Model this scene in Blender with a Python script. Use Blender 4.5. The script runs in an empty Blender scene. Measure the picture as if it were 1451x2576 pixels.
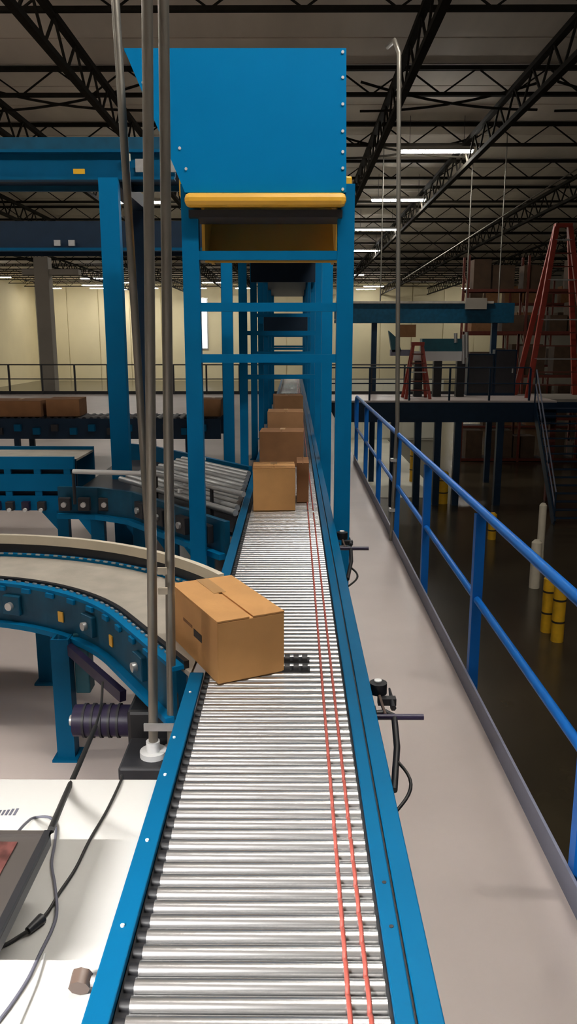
import bpy, math, random
from mathutils import Vector, Matrix
random.seed(7)
R = math.radians
scene = bpy.context.scene
col = scene.collection

# ------------------------------------------------------------------ camera
F = 2000.0                       # focal length in pixels of the 1451 x 2576 frame
PITCH = math.atan(436.0 / F)
YAW = 12.5 / F
CAM = Vector((0.0, 0.0, 1.98))
cd = bpy.data.cameras.new('camera')
cam = bpy.data.objects.new('camera', cd)
col.objects.link(cam)
cam.location = CAM
cam.rotation_euler = (math.pi / 2 - PITCH, 0, YAW)
cd.sensor_fit = 'VERTICAL'
cd.sensor_height = 36.0
cd.lens = 36.0 * F / 2576.0
cd.clip_start = 0.05
cd.clip_end = 400
scene.camera = cam

# ------------------------------------------------------------------ world, exposure
w = bpy.data.worlds.new('world')
scene.world = w
w.use_nodes = True
w.node_tree.nodes['Background'].inputs[0].default_value = (0.9, 0.93, 1.0, 1)
w.node_tree.nodes['Background'].inputs[1].default_value = 0.05
scene.view_settings.view_transform = 'Standard'
scene.view_settings.look = 'None'
scene.view_settings.gamma = 1.0
scene.view_settings.use_curve_mapping = False
scene.view_settings.exposure = 0.0
LAMP = 125.0                     # emission of the tubes in the roof lamps

CR = cam.rotation_euler.to_matrix()
def P(x, y, X=None, Y=None, Z=None):
    """the point of the place seen at a pixel, on the plane X, Y or Z"""
    d = CR @ Vector(((x - 725.5) / F, -(y - 1288.0) / F, -1.0))
    if Y is not None: t = (Y - CAM.y) / d.y
    elif Z is not None: t = (Z - CAM.z) / d.z
    else: t = (X - CAM.x) / d.x
    return CAM + d * t

# ------------------------------------------------------------------ materials
def srgb(r, g, b):
    f = lambda c: (c / 255) / 12.92 if c / 255 <= 0.04045 else ((c / 255 + 0.055) / 1.055) ** 2.4
    return (f(r), f(g), f(b), 1)
def mat(name, c, rough=0.5, metal=0.0, var=0.0, scale=6.0, bump=0.0, bscale=60.0, spec=0.5, emit=0.0, stretch=None, coat=0.0):
    m = bpy.data.materials.new(name)
    m.use_nodes = True
    nt = m.node_tree; N = nt.nodes; L = nt.links
    b = N['Principled BSDF']
    b.inputs['Base Color'].default_value = c
    b.inputs['Roughness'].default_value = rough
    b.inputs['Metallic'].default_value = metal
    b.inputs['Specular IOR Level'].default_value = spec
    b.inputs['Coat Weight'].default_value = coat
    if emit:
        b.inputs['Emission Color'].default_value = c
        b.inputs['Emission Strength'].default_value = emit
    if var or bump:
        tc = N.new('ShaderNodeTexCoord')
        src = tc.outputs['Object']
        if stretch:
            mp = N.new('ShaderNodeMapping')
            mp.inputs['Scale'].default_value = stretch
            L.new(src, mp.inputs[0]); src = mp.outputs[0]
    if var:
        n = N.new('ShaderNodeTexNoise')
        n.inputs['Scale'].default_value = scale
        n.inputs['Detail'].default_value = 4
        L.new(src, n.inputs['Vector'])
        r = N.new('ShaderNodeMapRange')
        r.inputs['From Min'].default_value = 0.3; r.inputs['From Max'].default_value = 0.7
        r.inputs['To Min'].default_value = 1 - var; r.inputs['To Max'].default_value = 1 + var
        L.new(n.outputs['Fac'], r.inputs['Value'])
        mx = N.new('ShaderNodeVectorMath'); mx.operation = 'SCALE'
        mx.inputs[0].default_value = c[:3]
        L.new(r.outputs[0], mx.inputs['Scale'])
        L.new(mx.outputs[0], b.inputs['Base Color'])
    if bump:
        n2 = N.new('ShaderNodeTexNoise')
        n2.inputs['Scale'].default_value = bscale
        L.new(src, n2.inputs['Vector'])
        bp = N.new('ShaderNodeBump'); bp.inputs['Strength'].default_value = bump
        bp.inputs['Distance'].default_value = 0.01
        L.new(n2.outputs['Fac'], bp.inputs['Height'])
        L.new(bp.outputs[0], b.inputs['Normal'])
    return m
M = {}
M['blue'] = mat('conveyor_blue', (0.0, 0.15, 0.34, 1), 0.5, var=0.05, scale=3, spec=0.10)
M['blue_dimmed'] = mat('rail_blue_dimmed', (0.0, 0.088, 0.20, 1), 0.5, var=0.05, scale=3, spec=0.10)  # conveyor blue darkened to offset the strong lamp light on the rails
M['blue_hood'] = mat('hood_blue', (0.0, 0.21, 0.49, 1), 0.55, var=0.03, scale=2, spec=0.08)
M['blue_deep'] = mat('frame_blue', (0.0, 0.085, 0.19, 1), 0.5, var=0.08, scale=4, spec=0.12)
M['rail_blue'] = mat('railing_blue', (0.003, 0.11, 0.42, 1), 0.4, var=0.05, spec=0.25)
M['teal_dark'] = mat('dark_teal_steel', (0.002, 0.065, 0.125, 1), 0.5, var=0.2, scale=8, spec=0.3)
M['navy'] = mat('navy_steel', (0.004, 0.020, 0.046, 1), 0.5, var=0.1, spec=0.3)
M['steel'] = mat('roller_steel', (0.57, 0.567, 0.565, 1), 0.27, 0.95, var=0.04, scale=30, stretch=(1, 30, 30))
M['galv'] = mat('galvanised', (0.55, 0.55, 0.54, 1), 0.42, 0.7, var=0.1, scale=20)
M['conduit'] = mat('conduit_steel', (0.27, 0.25, 0.215, 1), 0.4, 0.75, var=0.08, scale=8)
M['black'] = mat('black_plastic', (0.008, 0.008, 0.010, 1), 0.5)
M['dark'] = mat('dark_steel', (0.018, 0.018, 0.022, 1), 0.5, var=0.15)
M['purple'] = mat('dark_violet_plastic', (0.012, 0.006, 0.035, 1), 0.45)
M['red_band'] = mat('red_urethane', (0.36, 0.07, 0.05, 1), 0.5)
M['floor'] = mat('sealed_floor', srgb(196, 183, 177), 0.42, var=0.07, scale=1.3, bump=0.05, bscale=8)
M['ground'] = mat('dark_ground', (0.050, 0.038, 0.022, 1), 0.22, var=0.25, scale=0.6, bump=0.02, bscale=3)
M['wall'] = mat('cream_wall', (0.70, 0.62, 0.40, 1), 0.7, var=0.06, scale=0.2)
M['wall_dark'] = mat('dull_wall', (0.10, 0.085, 0.065, 1), 0.8, var=0.1, scale=0.3)
M['partition'] = mat('pale_partition', (0.72, 0.70, 0.58, 1), 0.7, var=0.08, scale=0.6)
M['deck'] = mat('roof_deck', (0.78, 0.70, 0.60, 1), 0.8, var=0.12, scale=0.8, stretch=(1, 0.2, 1))
M['joist'] = mat('joist_steel', (0.020, 0.017, 0.013, 1), 0.9, var=0.15, spec=0.1)
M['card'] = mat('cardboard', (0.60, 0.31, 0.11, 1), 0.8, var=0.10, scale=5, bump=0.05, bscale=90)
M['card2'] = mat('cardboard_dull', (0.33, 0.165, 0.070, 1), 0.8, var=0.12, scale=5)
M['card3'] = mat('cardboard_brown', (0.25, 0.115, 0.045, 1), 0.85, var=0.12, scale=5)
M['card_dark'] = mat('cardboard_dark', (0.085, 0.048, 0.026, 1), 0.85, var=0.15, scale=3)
M['tape'] = mat('parcel_tape', (0.50, 0.28, 0.11, 1), 0.3)
M['ink'] = mat('dark_print', (0.03, 0.022, 0.015, 1), 0.7)
M['yellow'] = mat('safety_yellow', (0.95, 0.52, 0.05, 1), 0.4, var=0.05)
M['ochre'] = mat('ochre_panel', (0.85, 0.48, 0.06, 1), 0.5, var=0.08, scale=2)
M['bollard'] = mat('bollard_yellow', (0.75, 0.42, 0.02, 1), 0.45, var=0.15, scale=5)
M['white_table'] = mat('white_laminate', (0.50, 0.49, 0.465, 1), 0.45)
M['white'] = mat('white_paint', (0.75, 0.75, 0.74, 1), 0.5)
M['cream_guard'] = mat('cream_guard_plastic', (0.74, 0.66, 0.52, 1), 0.4, var=0.05)
M['belt'] = mat('grey_belt', (0.42, 0.38, 0.32, 1), 0.65, var=0.12, scale=7, bump=0.1, bscale=120)
M['orange'] = mat('orange_fibreglass', (0.33, 0.035, 0.018, 1), 0.5, var=0.1)
M['rack_orange'] = mat('rack_orange', (0.14, 0.026, 0.014, 1), 0.6, var=0.15)
M['bezel'] = mat('charcoal_bezel', (0.045, 0.038, 0.034, 1), 0.45)
M['toe'] = mat('toe_board_grey', (0.19, 0.20, 0.27, 1), 0.5, var=0.08)
M['knob'] = mat('brown_knob', (0.11, 0.075, 0.06, 1), 0.4)
M['cable'] = mat('black_cable', (0.010, 0.009, 0.008, 1), 0.5)
M['cable_grey'] = mat('grey_cable', (0.10, 0.10, 0.13, 1), 0.5)
M['cable_white'] = mat('white_cable', (0.62, 0.62, 0.60, 1), 0.5)
M['grey_col'] = mat('column_grey', (0.28, 0.25, 0.21, 1), 0.7, var=0.08, scale=1)
M['teal'] = mat('teal_panel', (0.006, 0.10, 0.14, 1), 0.5, var=0.1)
M['tube'] = mat('lamp_tube', (1.0, 0.965, 0.90, 1), 0.5, emit=LAMP)
M['task'] = mat('table_key_tube', (1.0, 0.98, 0.96, 1), 0.5, emit=3100.0)  # strong tube of the unseen lamp added over the table
M['day'] = mat('daylight_panel', (0.92, 0.95, 1.0, 1), 0.5, emit=1.6)
M['lamp_body'] = mat('lamp_housing', (0.45, 0.43, 0.40, 1), 0.5)
# reddish screen with a fine mesh-like grain
M['screen'] = mat('reddish_screen', (0.085, 0.030, 0.026, 1), 0.35, var=0.55, scale=55, stretch=(1, 0.6, 1))

# ------------------------------------------------------------------ geometry helper
class MB:
    def __init__(s):
        s.v = []; s.f = []; s.sm = []
    def _add(s, vs, fs, smooth=False):
        o = len(s.v)
        s.v += [Vector(p) for p in vs]
        for f in fs:
            s.f.append([o + i for i in f]); s.sm.append(smooth)
        return s
    def box(s, a, b):
        x0, y0, z0 = [min(a[i], b[i]) for i in range(3)]
        x1, y1, z1 = [max(a[i], b[i]) for i in range(3)]
        return s._add([(x0,y0,z0),(x1,y0,z0),(x1,y1,z0),(x0,y1,z0),(x0,y0,z1),(x1,y0,z1),(x1,y1,z1),(x0,y1,z1)],
                      [(0,3,2,1),(4,5,6,7),(0,1,5,4),(1,2,6,5),(2,3,7,6),(3,0,4,7)])
    def cbox(s, c, size, rz=0.0, rot=None):
        m = rot if rot is not None else Matrix.Rotation(rz, 3, 'Z')
        h = Vector(size) / 2
        vs = [Vector(c) + m @ Vector((sx*h.x, sy*h.y, sz*h.z)) for sz in (-1,1) for sx, sy in ((-1,-1),(1,-1),(1,1),(-1,1))]
        return s._add(vs, [(0,3,2,1),(4,5,6,7),(0,1,5,4),(1,2,6,5),(2,3,7,6),(3,0,4,7)])
    def bar(s, p0, p1, wdt, hgt):
        """box beam from p0 to p1; hgt is measured upwards as far as the beam allows"""
        p0 = Vector(p0); p1 = Vector(p1); d = (p1 - p0).normalized()
        up = Vector((0,0,1)) if abs(d.z) < 0.95 else Vector((0,1,0))
        sd = d.cross(up).normalized(); up = sd.cross(d).normalized()
        vs = []
        for p in (p0, p1):
            for a, b in ((-1,-1),(1,-1),(1,1),(-1,1)):
                vs.append(p + sd*(a*wdt/2) + up*(b*hgt/2))
        return s._add(vs, [(0,1,2,3),(7,6,5,4),(0,4,5,1),(1,5,6,2),(2,6,7,3),(3,7,4,0)])
    def tube(s, p0, p1, r, seg=12, r1=None, caps=True):
        p0 = Vector(p0); p1 = Vector(p1); d = (p1 - p0).normalized()
        up = Vector((0,0,1)) if abs(d.z) < 0.9 else Vector((1,0,0))
        a = d.cross(up).normalized(); b = a.cross(d).normalized()
        r1 = r if r1 is None else r1
        ring = lambda p, q: [p + (a*math.cos(2*math.pi*i/seg) + b*math.sin(2*math.pi*i/seg))*q for i in range(seg)]
        A = ring(p0, r); B = ring(p1, r1)
        s._add(A + B, [(i, i+seg, (i+1) % seg + seg, (i+1) % seg) for i in range(seg)], True)
        if caps:
            s._add(A, [tuple(range(seg))]); s._add(B, [tuple(reversed(range(seg)))])
        return s
    def pipe(s, pts, r, seg=8, closed=False):
        pts = [Vector(p) for p in pts]; n = len(pts); rings = []
        prev = None
        for i, p in enumerate(pts):
            if closed: d = (pts[(i+1) % n] - pts[i-1]).normalized()
            else: d = (pts[min(i+1, n-1)] - pts[max(i-1, 0)]).normalized()
            if prev is None:
                up = Vector((0,0,1)) if abs(d.z) < 0.9 else Vector((1,0,0))
                a = d.cross(up).normalized()
            else:
                a = (prev - d * prev.dot(d)).normalized()
            prev = a; b = a.cross(d)
            rings.append([p + (a*math.cos(2*math.pi*k/seg) + b*math.sin(2*math.pi*k/seg))*r for k in range(seg)])
        vs = [q for rg in rings for q in rg]; fs = []
        for i in range(n if closed else n-1):
            j = (i+1) % n
            for k in range(seg):
                fs.append((i*seg+k, j*seg+k, j*seg+(k+1) % seg, i*seg+(k+1) % seg))
        s._add(vs, fs, True)
        if not closed:
            s._add(rings[0], [tuple(range(seg))]); s._add(rings[-1], [tuple(reversed(range(seg)))])
        return s
    def sweep(s, path, sec):
        """sweep a closed section [(side, up)] along a level path; side is to the left of travel"""
        path = [Vector(p) for p in path]; n = len(path); m = len(sec); vs = []
        for i, p in enumerate(path):
            d = path[min(i+1, n-1)] - path[max(i-1, 0)]; d.z = 0; d.normalize()
            nn = Vector((-d.y, d.x, 0))
            vs += [p + nn*a + Vector((0,0,b)) for a, b in sec]
        fs = []
        for i in range(n-1):
            for k in range(m):
                fs.append((i*m+k, i*m+(k+1) % m, (i+1)*m+(k+1) % m, (i+1)*m+k))
        fs.append(tuple(reversed(range(m)))); fs.append(tuple((n-1)*m+k for k in range(m)))
        return s._add(vs, fs)
    def prism(s, poly, ext):
        ext = Vector(ext); n = len(poly); poly = [Vector(p) for p in poly]
        return s._add(poly + [p + ext for p in poly],
                      [tuple(range(n)), tuple(reversed(range(n, 2*n)))] + [(i, i+n, (i+1) % n + n, (i+1) % n) for i in range(n)])
    def build(s, name, m, parent=None, bevel=0.0, at=None):
        o_ = WORLD.get(parent.name, Vector()) if parent is not None else None
        if parent is None:
            if at is None:
                lo = Vector([min(p[i] for p in s.v) for i in range(3)]); hi = Vector([max(p[i] for p in s.v) for i in range(3)])
                at = Vector(((lo.x+hi.x)/2, (lo.y+hi.y)/2, lo.z))
            org = Vector(at)
        else:
            # a part's own origin: the middle of its shape
            lo = Vector([min(p[i] for p in s.v) for i in range(3)]); hi = Vector([max(p[i] for p in s.v) for i in range(3)])
            org = (lo + hi) / 2
        me = bpy.data.meshes.new(name)
        me.from_pydata([p - org for p in s.v], [], s.f)
        me.polygons.foreach_set('use_smooth', s.sm)
        me.materials.append(M[m] if isinstance(m, str) else m)
        # consistent outward normals
        import bmesh
        bm = bmesh.new(); bm.from_mesh(me); bmesh.ops.recalc_face_normals(bm, faces=bm.faces); bm.to_mesh(me); bm.free()
        me.update()
        o = bpy.data.objects.new(name, me); col.objects.link(o)
        if parent is not None:
            o.parent = parent; o.location = org - o_
        else:
            o.location = org
        WORLD[o.name] = org
        if bevel:
            bv = o.modifiers.new('bevel', 'BEVEL'); bv.width = bevel; bv.segments = 2; bv.limit_method = 'ANGLE'
        return o
WORLD = {}
def tag(o, label, cat, group=None, kind=None):
    o['label'] = label; o['category'] = cat
    if group: o['group'] = group
    if kind: o['kind'] = kind
    return o
def thing(name, label, cat, loc, group=None):
    o = bpy.data.objects.new(name, None); col.objects.link(o)
    o.empty_display_size = 0.1
    o.location = loc; WORLD[o.name] = Vector(loc)
    return tag(o, label, cat, group)
def struct(o):
    o['kind'] = 'structure'; return o
def clone(root, loc, label=None, rotz=None, scale=None):
    r = root.copy(); col.objects.link(r); r.location = loc
    WORLD[r.name] = Vector(loc)
    if rotz is not None: r.rotation_euler[2] = rotz
    if label: r['label'] = label
    for ch in list(root.children):
        c = ch.copy(); col.objects.link(c); c.parent = r
        for g in list(ch.children):
            d = g.copy(); col.objects.link(d); d.parent = c
    return r
def dup_part(o, dloc, parent):
    c = o.copy(); col.objects.link(c); c.parent = parent; c.location = o.location + Vector(dloc); return c

# =================================================================== THE SETTING
GZ = -3.5                                           # ground floor of the hall
XE = 1.03                                           # edge of the mezzanine walkway
FARX0, FARX1, FARY = -34.0, 28.0, 108.0
ROOF = 9.2
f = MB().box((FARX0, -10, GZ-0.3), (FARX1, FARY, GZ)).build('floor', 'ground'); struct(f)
mz = MB().box((-18, -6, -0.30), (XE+0.02, 29.3, 0.0)).build('floor', 'floor'); struct(mz)
MB().box((XE-0.10, -6, -0.75), (XE+0.02, 29.3, -0.30)).build('trim_1', 'navy', None).__setitem__('kind', 'structure')
# far wall: precast panels standing side by side
wf = struct(MB().box((FARX0, FARY+0.15, GZ), (FARX1, FARY+0.4, ROOF)).build('wall_far', 'wall'))
pn = None
for i in range(15):
    x0 = FARX0 + i*(FARX1-FARX0)/15
    if pn is None:
        pn = MB().box((x0+0.05, FARY, GZ), (x0+(FARX1-FARX0)/15-0.05, FARY+0.15, ROOF)).build('wall_panel', 'wall', wf)
    else:
        dup_part(pn, (i*(FARX1-FARX0)/15, 0, 0), wf)
struct(MB().box((FARX0-0.3, -10, GZ), (FARX0, FARY, ROOF)).build('wall_left', 'wall'))
struct(MB().box((FARX1, -10, GZ), (FARX1+0.3, FARY, ROOF)).build('wall_right', 'wall_dark'))
struct(MB().box((FARX0, -10.3, GZ), (FARX1, -10, ROOF)).build('wall_back', 'wall_dark'))
# roof deck with real ribs
ce = MB()
ce.box((FARX0, -10, ROOF+0.06), (FARX1, FARY, ROOF+0.2))
ceil = struct(ce.build('ceiling', 'deck'))
rib = None
nr = 0
y = 12.0
while y < FARY:                                     # deck sheets, each a slightly lower tray than the joint
    if rib is None:
        rib = MB().box((FARX0, y+0.04, ROOF-0.02), (FARX1, y+1.86, ROOF+0.06)).build('deck_sheet', 'deck', ceil)
    elif nr < 48:
        dup_part(rib, (0, nr*1.9, 0), ceil)
    nr += 1; y += 1.9
# daylight slits in the far wall
for k, (xa, xb, ya, yb) in enumerate(((504, 522, 752, 876), (864, 874, 815, 885))):
    a = P(xa, ya, Y=FARY-0.05); b = P(xb, yb, Y=FARY-0.05)
    wn = struct(MB().box((a.x, FARY-0.08, b.z), (b.x, FARY-0.02, a.z)).build('window_%d' % (k+1), 'day'))
    fr = MB()
    fr.box((a.x-0.15, FARY-0.14, b.z-0.15), (a.x, FARY, a.z+0.15)); fr.box((b.x, FARY-0.14, b.z-0.15), (b.x+0.15, FARY, a.z+0.15))
    fr.box((a.x, FARY-0.14, a.z), (b.x, FARY, a.z+0.15)); fr.box((a.x, FARY-0.14, b.z-0.15), (b.x, FARY, b.z))
    fr.build('window_frame', 'galv', wn)

# ------------------------------------------------------------------ roof steel
def joist_proto():
    t = thing('roof_joist', 'dark steel bar joist crossing the hall under the roof deck', 'joist', (0, 12, 8.5), 'bar joists under the roof deck')
    MB().bar((FARX0, 12, 9.1), (FARX1, 12, 9.1), 0.16, 0.10).build('top_chord', 'joist', t)
    MB().bar((FARX0, 12, 8.45), (FARX1, 12, 8.45), 0.14, 0.09).build('bottom_chord', 'joist', t)
    wb = MB(); x = FARX0; up = True
    while x < FARX1 - 0.9:
        wb.bar((x, 12, 8.45 if up else 9.1), (x+0.95, 12, 9.1 if up else 8.45), 0.04, 0.04); x += 0.95; up = not up
    wb.build('web', 'joist', t)
    return t
jp = joist_proto()
ORD = ['first', 'second', 'third', 'fourth', 'fifth', 'sixth', 'seventh', 'eighth', 'ninth', 'tenth', 'eleventh', 'twelfth', 'thirteenth', 'fourteenth', 'fifteenth', 'sixteenth', 'seventeenth']
jp['label'] = 'first dark bar joist across the roof, counted from the camera'
for i in range(1, 17): clone(jp, (0, 12 + i*5.75, 8.5), '%s dark bar joist across the roof, counted from the camera' % ORD[i])
def truss_proto():
    x0 = 5.8
    t = thing('roof_truss', 'dark open-web roof truss running the length of the hall', 'truss', (x0, 10, 7.6), 'lengthwise roof trusses')
    MB().bar((x0, 6, 8.42), (x0, FARY, 8.42), 0.16, 0.12).build('top_chord', 'joist', t)
    MB().bar((x0, 6, 7.65), (x0, FARY, 7.65), 0.16, 0.12).build('bottom_chord', 'joist', t)
    wb = MB(); y = 6.0; up = True
    while y < FARY - 1:
        wb.bar((x0, y, 7.65 if up else 8.42), (x0, y+0.8, 8.42 if up else 7.65), 0.05, 0.05); y += 0.8; up = not up
    wb.build('web', 'joist', t)
    return t
tp = truss_proto()
tp['label'] = 'second lengthwise roof truss to the right of the blue hood'
for x, lb in ((2.6, 'first lengthwise roof truss to the right of the blue hood'), (11.5, 'third lengthwise roof truss to the right of the blue hood'), (17.5, 'fourth lengthwise roof truss to the right of the blue hood'),
              (-4.9, 'first lengthwise roof truss to the left of the blue hood'), (-8.2, 'second lengthwise roof truss to the left of the blue hood'), (-13.5, 'third lengthwise roof truss to the left of the blue hood'), (-19.5, 'fourth lengthwise roof truss to the left of the blue hood')):
    clone(tp, (x, 10, 7.6), lb)
# sway bracing between the joists
br = None
for i, (x0, y0) in enumerate(((-6.5, 23.5), (4.2, 23.5), (9.5, 23.5), (-12.0, 29.3), (3.9, 29.3), (-1.0, 23.5))):
    if br is None:
        br = thing('sway_brace', 'crossed sway brace rods at upper left behind the conduits', 'brace', (x0, y0, 8.4), 'crossed sway braces under the roof')
        for sg in (-1, 1):
            pts = [(x0 - 2.4 + 4.8*k/8, y0 + sg*0.06, 8.4 + sg*0.35*(k/4-1)*1.0 - 0.18*(1-(k/4-1)**2)) for k in range(9)]
            MB().pipe(pts, 0.035, 6).build('brace_rod', 'joist', br)
    else:
        clone(br, (x0, y0, 8.4), ['', 'crossed sway brace rods right of the conduit mast under the roof', 'crossed sway brace rods farthest right under the roof', 'crossed sway brace rods farthest left under the roof', 'crossed sway brace rods farther back right of the hood', 'crossed sway brace rods hidden behind the blue hood'][i])

# ------------------------------------------------------------------ roof lamps
def lamp_proto(length=2.44):
    t = thing('linear_lamp', 'x', 'ceiling lamp', (0, 0, 8.1), 'linear lamps hanging from the roof')
    MB().prism([(-length/2, -0.17, 8.1), (-length/2, 0.17, 8.1), (-length/2, 0.09, 8.22), (-length/2, -0.09, 8.22)], (length, 0, 0)).build('housing', 'lamp_body', t)
    for s in (-1, 1):
        MB().tube((-length/2+0.03, s*0.075, 8.085), (length/2-0.03, s*0.075, 8.085), 0.05, 8).build('tube', 'tube', t)
        MB().tube((s*0.9, 0, 8.22), (s*0.9, 0, 9.265), 0.008, 5).build('hanger', 'dark', t)
    return t
lp = lamp_proto()
spots = []
def lamp(loc, label):
    spots.append((Vector(loc), label))
ords = ['nearest', 'second', 'third', 'fourth', 'fifth', 'sixth']
for k, (px, py) in enumerate(((1098, 379), (1002, 502), (946, 577), (914, 630), (884, 691))):
    lamp(P(px, py, Z=8.1), '%s linear lamp of the row right of the blue hood' % ords[k])
lamp(P(360, 508, Z=8.1), 'linear lamp seen between the grey conduits left of the hood')
lamp(P(232, 700, Z=8.1), 'upper of the two linear lamps left of the blue post')
lamp(P(232, 717, Z=8.1), 'lower of the two linear lamps left of the blue post')
lamp(P(326, 735, Z=8.1), 'far bright lamp just right of the blue post')
lamp(P(920, 727, Z=8.1), 'far bright lamp right of the tower, left of a pair')
lamp(P(940, 720, Z=8.1), 'far bright lamp right of the tower, right of a pair')
lamp(P(1186, 725, Z=8.1), 'far bright lamp above the dark blue overhead beam')
# roof lamps added off the seen rows to light foreground, mezzanine and far wall
for k, (x, y_) in enumerate(((0.9, 2.2), (3.2, 2.4), (2.2, 6.5), (-8.0, 3.0), (-9.0, 12), (-20, 20), (-30, 60), (-30, 84), (-30, 102), (-24, 102), (-18, 102), (-12, 102), (-6, 102), (-0.5, 100), (-18, 92), (-9, 92), (-0.5, 60))):
    lamp((x, y_, 8.1), 'linear roof lamp added to light the foreground, mezzanine or far wall')
for i, (l, lb) in enumerate(spots):
    if i == 0:
        lp.location = l; lp['label'] = lb
        lp.location = (l.x, min(l.y, 104.5), 8.1)
    else:
        clone(lp, (l.x, min(l.y, 104.5), 8.1), lb)

# =================================================================== MAIN ROLLER CONVEYOR
ZR = 0.78                                           # top of the rollers
RL, RR = -0.302, 0.176
RAD, PIT = 0.0185, 0.0435
mc = thing('roller_conveyor', 'long straight steel roller conveyor with blue side rails and red drive bands', 'conveyor', (-0.06, 2.5, 0))
def left_rail(y0, y1, nm='side_rail'):
    o = MB().box((-0.378, y0, ZR-0.012), (-0.328, y1, ZR+0.006)).build(nm, 'blue_dimmed', mc, 0.003)
    MB().box((-0.378, y0, ZR-0.20), (-0.366, y1, ZR-0.012)).build('side_plate', 'blue_dimmed', mc)
    return o
rl1 = left_rail(0.5, 2.72); left_rail(3.72, 27.0)
MB().box((-0.328, 0.5, ZR-0.06), (-0.300, 27, ZR-0.018)).build('bearing_strip', 'black', mc)
MB().box((0.176, 0.5, ZR-0.06), (0.186, 27, ZR-0.006)).build('bearing_strip', 'black', mc)
MB().box((0.184, 0.5, ZR-0.03), (0.2195, 27, ZR+0.006)).build('side_rail', 'blue_dimmed', mc, 0.003)
MB().box((0.2255, 0.5, ZR-0.20), (0.273, 27, ZR+0.004)).build('cover_rail', 'blue_dimmed', mc, 0.003)
MB().box((0.2195, 0.5, ZR-0.05), (0.2255, 27, ZR-0.004)).build('rail_seam', 'dark', mc)
MB().box((-0.366, 0.5, ZR-0.21), (0.2255, 27, ZR-0.19)).build('bottom_pan', 'dark', mc)
# rollers, each with its black end cap, and the red drive bands that tie neighbours together
NROL = 108
Y0 = 0.86
proll = pband = pcap = None
for i in range(NROL):
    yy = Y0 + i*PIT
    if proll is None:
        proll = MB().tube((RL, yy, ZR-RAD), (RR, yy, ZR-RAD), RAD, 20).build('roller', 'steel', mc)
        pcap = MB().tube((RL-0.020, yy, ZR-RAD), (RL, yy, ZR-RAD), RAD*0.72, 6).build('end_cap', 'black', proll)
    else:
        r = dup_part(proll, (0, i*PIT, 0), mc)
        c = pcap.copy(); col.objects.link(c); c.parent = r
    if i < NROL-1:
        gx = 0.104 if i % 2 == 0 else 0.142
        if pband is None:
            zc = ZR-RAD; rr = RAD+0.0005; pts = []
            for k in range(7):
                a = math.pi/2 + math.pi*k/6; pts.append((gx, yy + rr*math.cos(a), zc + rr*math.sin(a)))
            for k in range(7):
                a = -math.pi/2 + math.pi*k/6; pts.append((gx, yy + PIT + rr*math.cos(a), zc + rr*math.sin(a)))
            pband = MB().pipe(pts, 0.0048, 6, True).build('drive_band', 'red_band', mc)
        else:
            dup_part(pband, (gx-0.104, i*PIT, 0), mc)
fr = MB(); fb = MB()
yy = Y0 + NROL*PIT
while yy < 26.5:
    fr.tube((RL, yy, ZR-RAD), (RR, yy, ZR-RAD), RAD, 10); yy += PIT
o = fr.build('far_rollers', 'steel', mc); o['kind'] = 'stuff'
for gx in (0.104, 0.142):
    MB().pipe([(gx, Y0+NROL*PIT, ZR+0.003), (gx, 26, ZR+0.003)], 0.0046, 6).build('far_drive_band', 'red_band', mc)
# bolts on the left rail, small holes on the right rail
for (px, py) in ((415, 1950), (370, 2115), (308, 2330), (438, 1856), (478, 1742)):
    p = P(px, py, Z=ZR+0.006)
    MB().tube((p.x, p.y, ZR+0.004), (p.x, p.y, ZR+0.010), 0.0045, 8).build('bolt', 'white', mc)
for (px, py) in ((966, 2220), (984, 2331)):
    p = P(px, py, Z=ZR+0.006)
    MB().tube((p.x, p.y, ZR+0.003), (p.x, p.y, ZR+0.0075), 0.005, 8).build('screw', 'dark', mc)
# stands
for yy in (1.3, 4.3, 7.3, 10.3, 14.3, 18.3, 22.3):
    for x in (-0.34, 0.24):
        MB().box((x-0.03, yy-0.03, 0.0), (x+0.03, yy+0.03, ZR-0.2)).build('leg', 'blue_deep', mc)
        MB().box((x-0.06, yy-0.06, 0.0), (x+0.06, yy+0.06, 0.01)).build('foot_plate', 'blue_deep', mc)
    MB().box((-0.31, yy-0.02, 0.25), (0.21, yy+0.02, 0.30)).build('stretcher', 'blue_deep', mc)
# pop-up divert wheels beside the box
for py, yy in ((1642, 2.845), (1676, 2.758)):
    MB().box((-0.10, yy-0.020, ZR-0.03), (0.062, yy+0.020, ZR+0.006)).build('wheel_bracket', 'black', mc)
    for k in range(5):
        x = -0.088 + 0.033*k
        MB().tube((x-0.010, yy, ZR+0.002), (x+0.010, yy, ZR+0.002), 0.022, 14).build('divert_wheel', 'black', mc)

# round knob clamped on the left rail
kp = P(226, 2466, Z=ZR-0.008)
kn = thing('clamp_knob', 'round brown knob on the outside of the left conveyor rail', 'knob', (-0.40, kp.y, ZR-0.034))
MB().tube((-0.372, kp.y, ZR-0.010), (-0.388, kp.y, ZR-0.010), 0.010, 10).build('stud', 'galv', kn)
MB().tube((-0.4085, kp.y-0.014, ZR-0.014), (-0.4085, kp.y+0.014, ZR-0.006), 0.021, 8).build('grip', 'knob', kn, 0.004)

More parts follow.
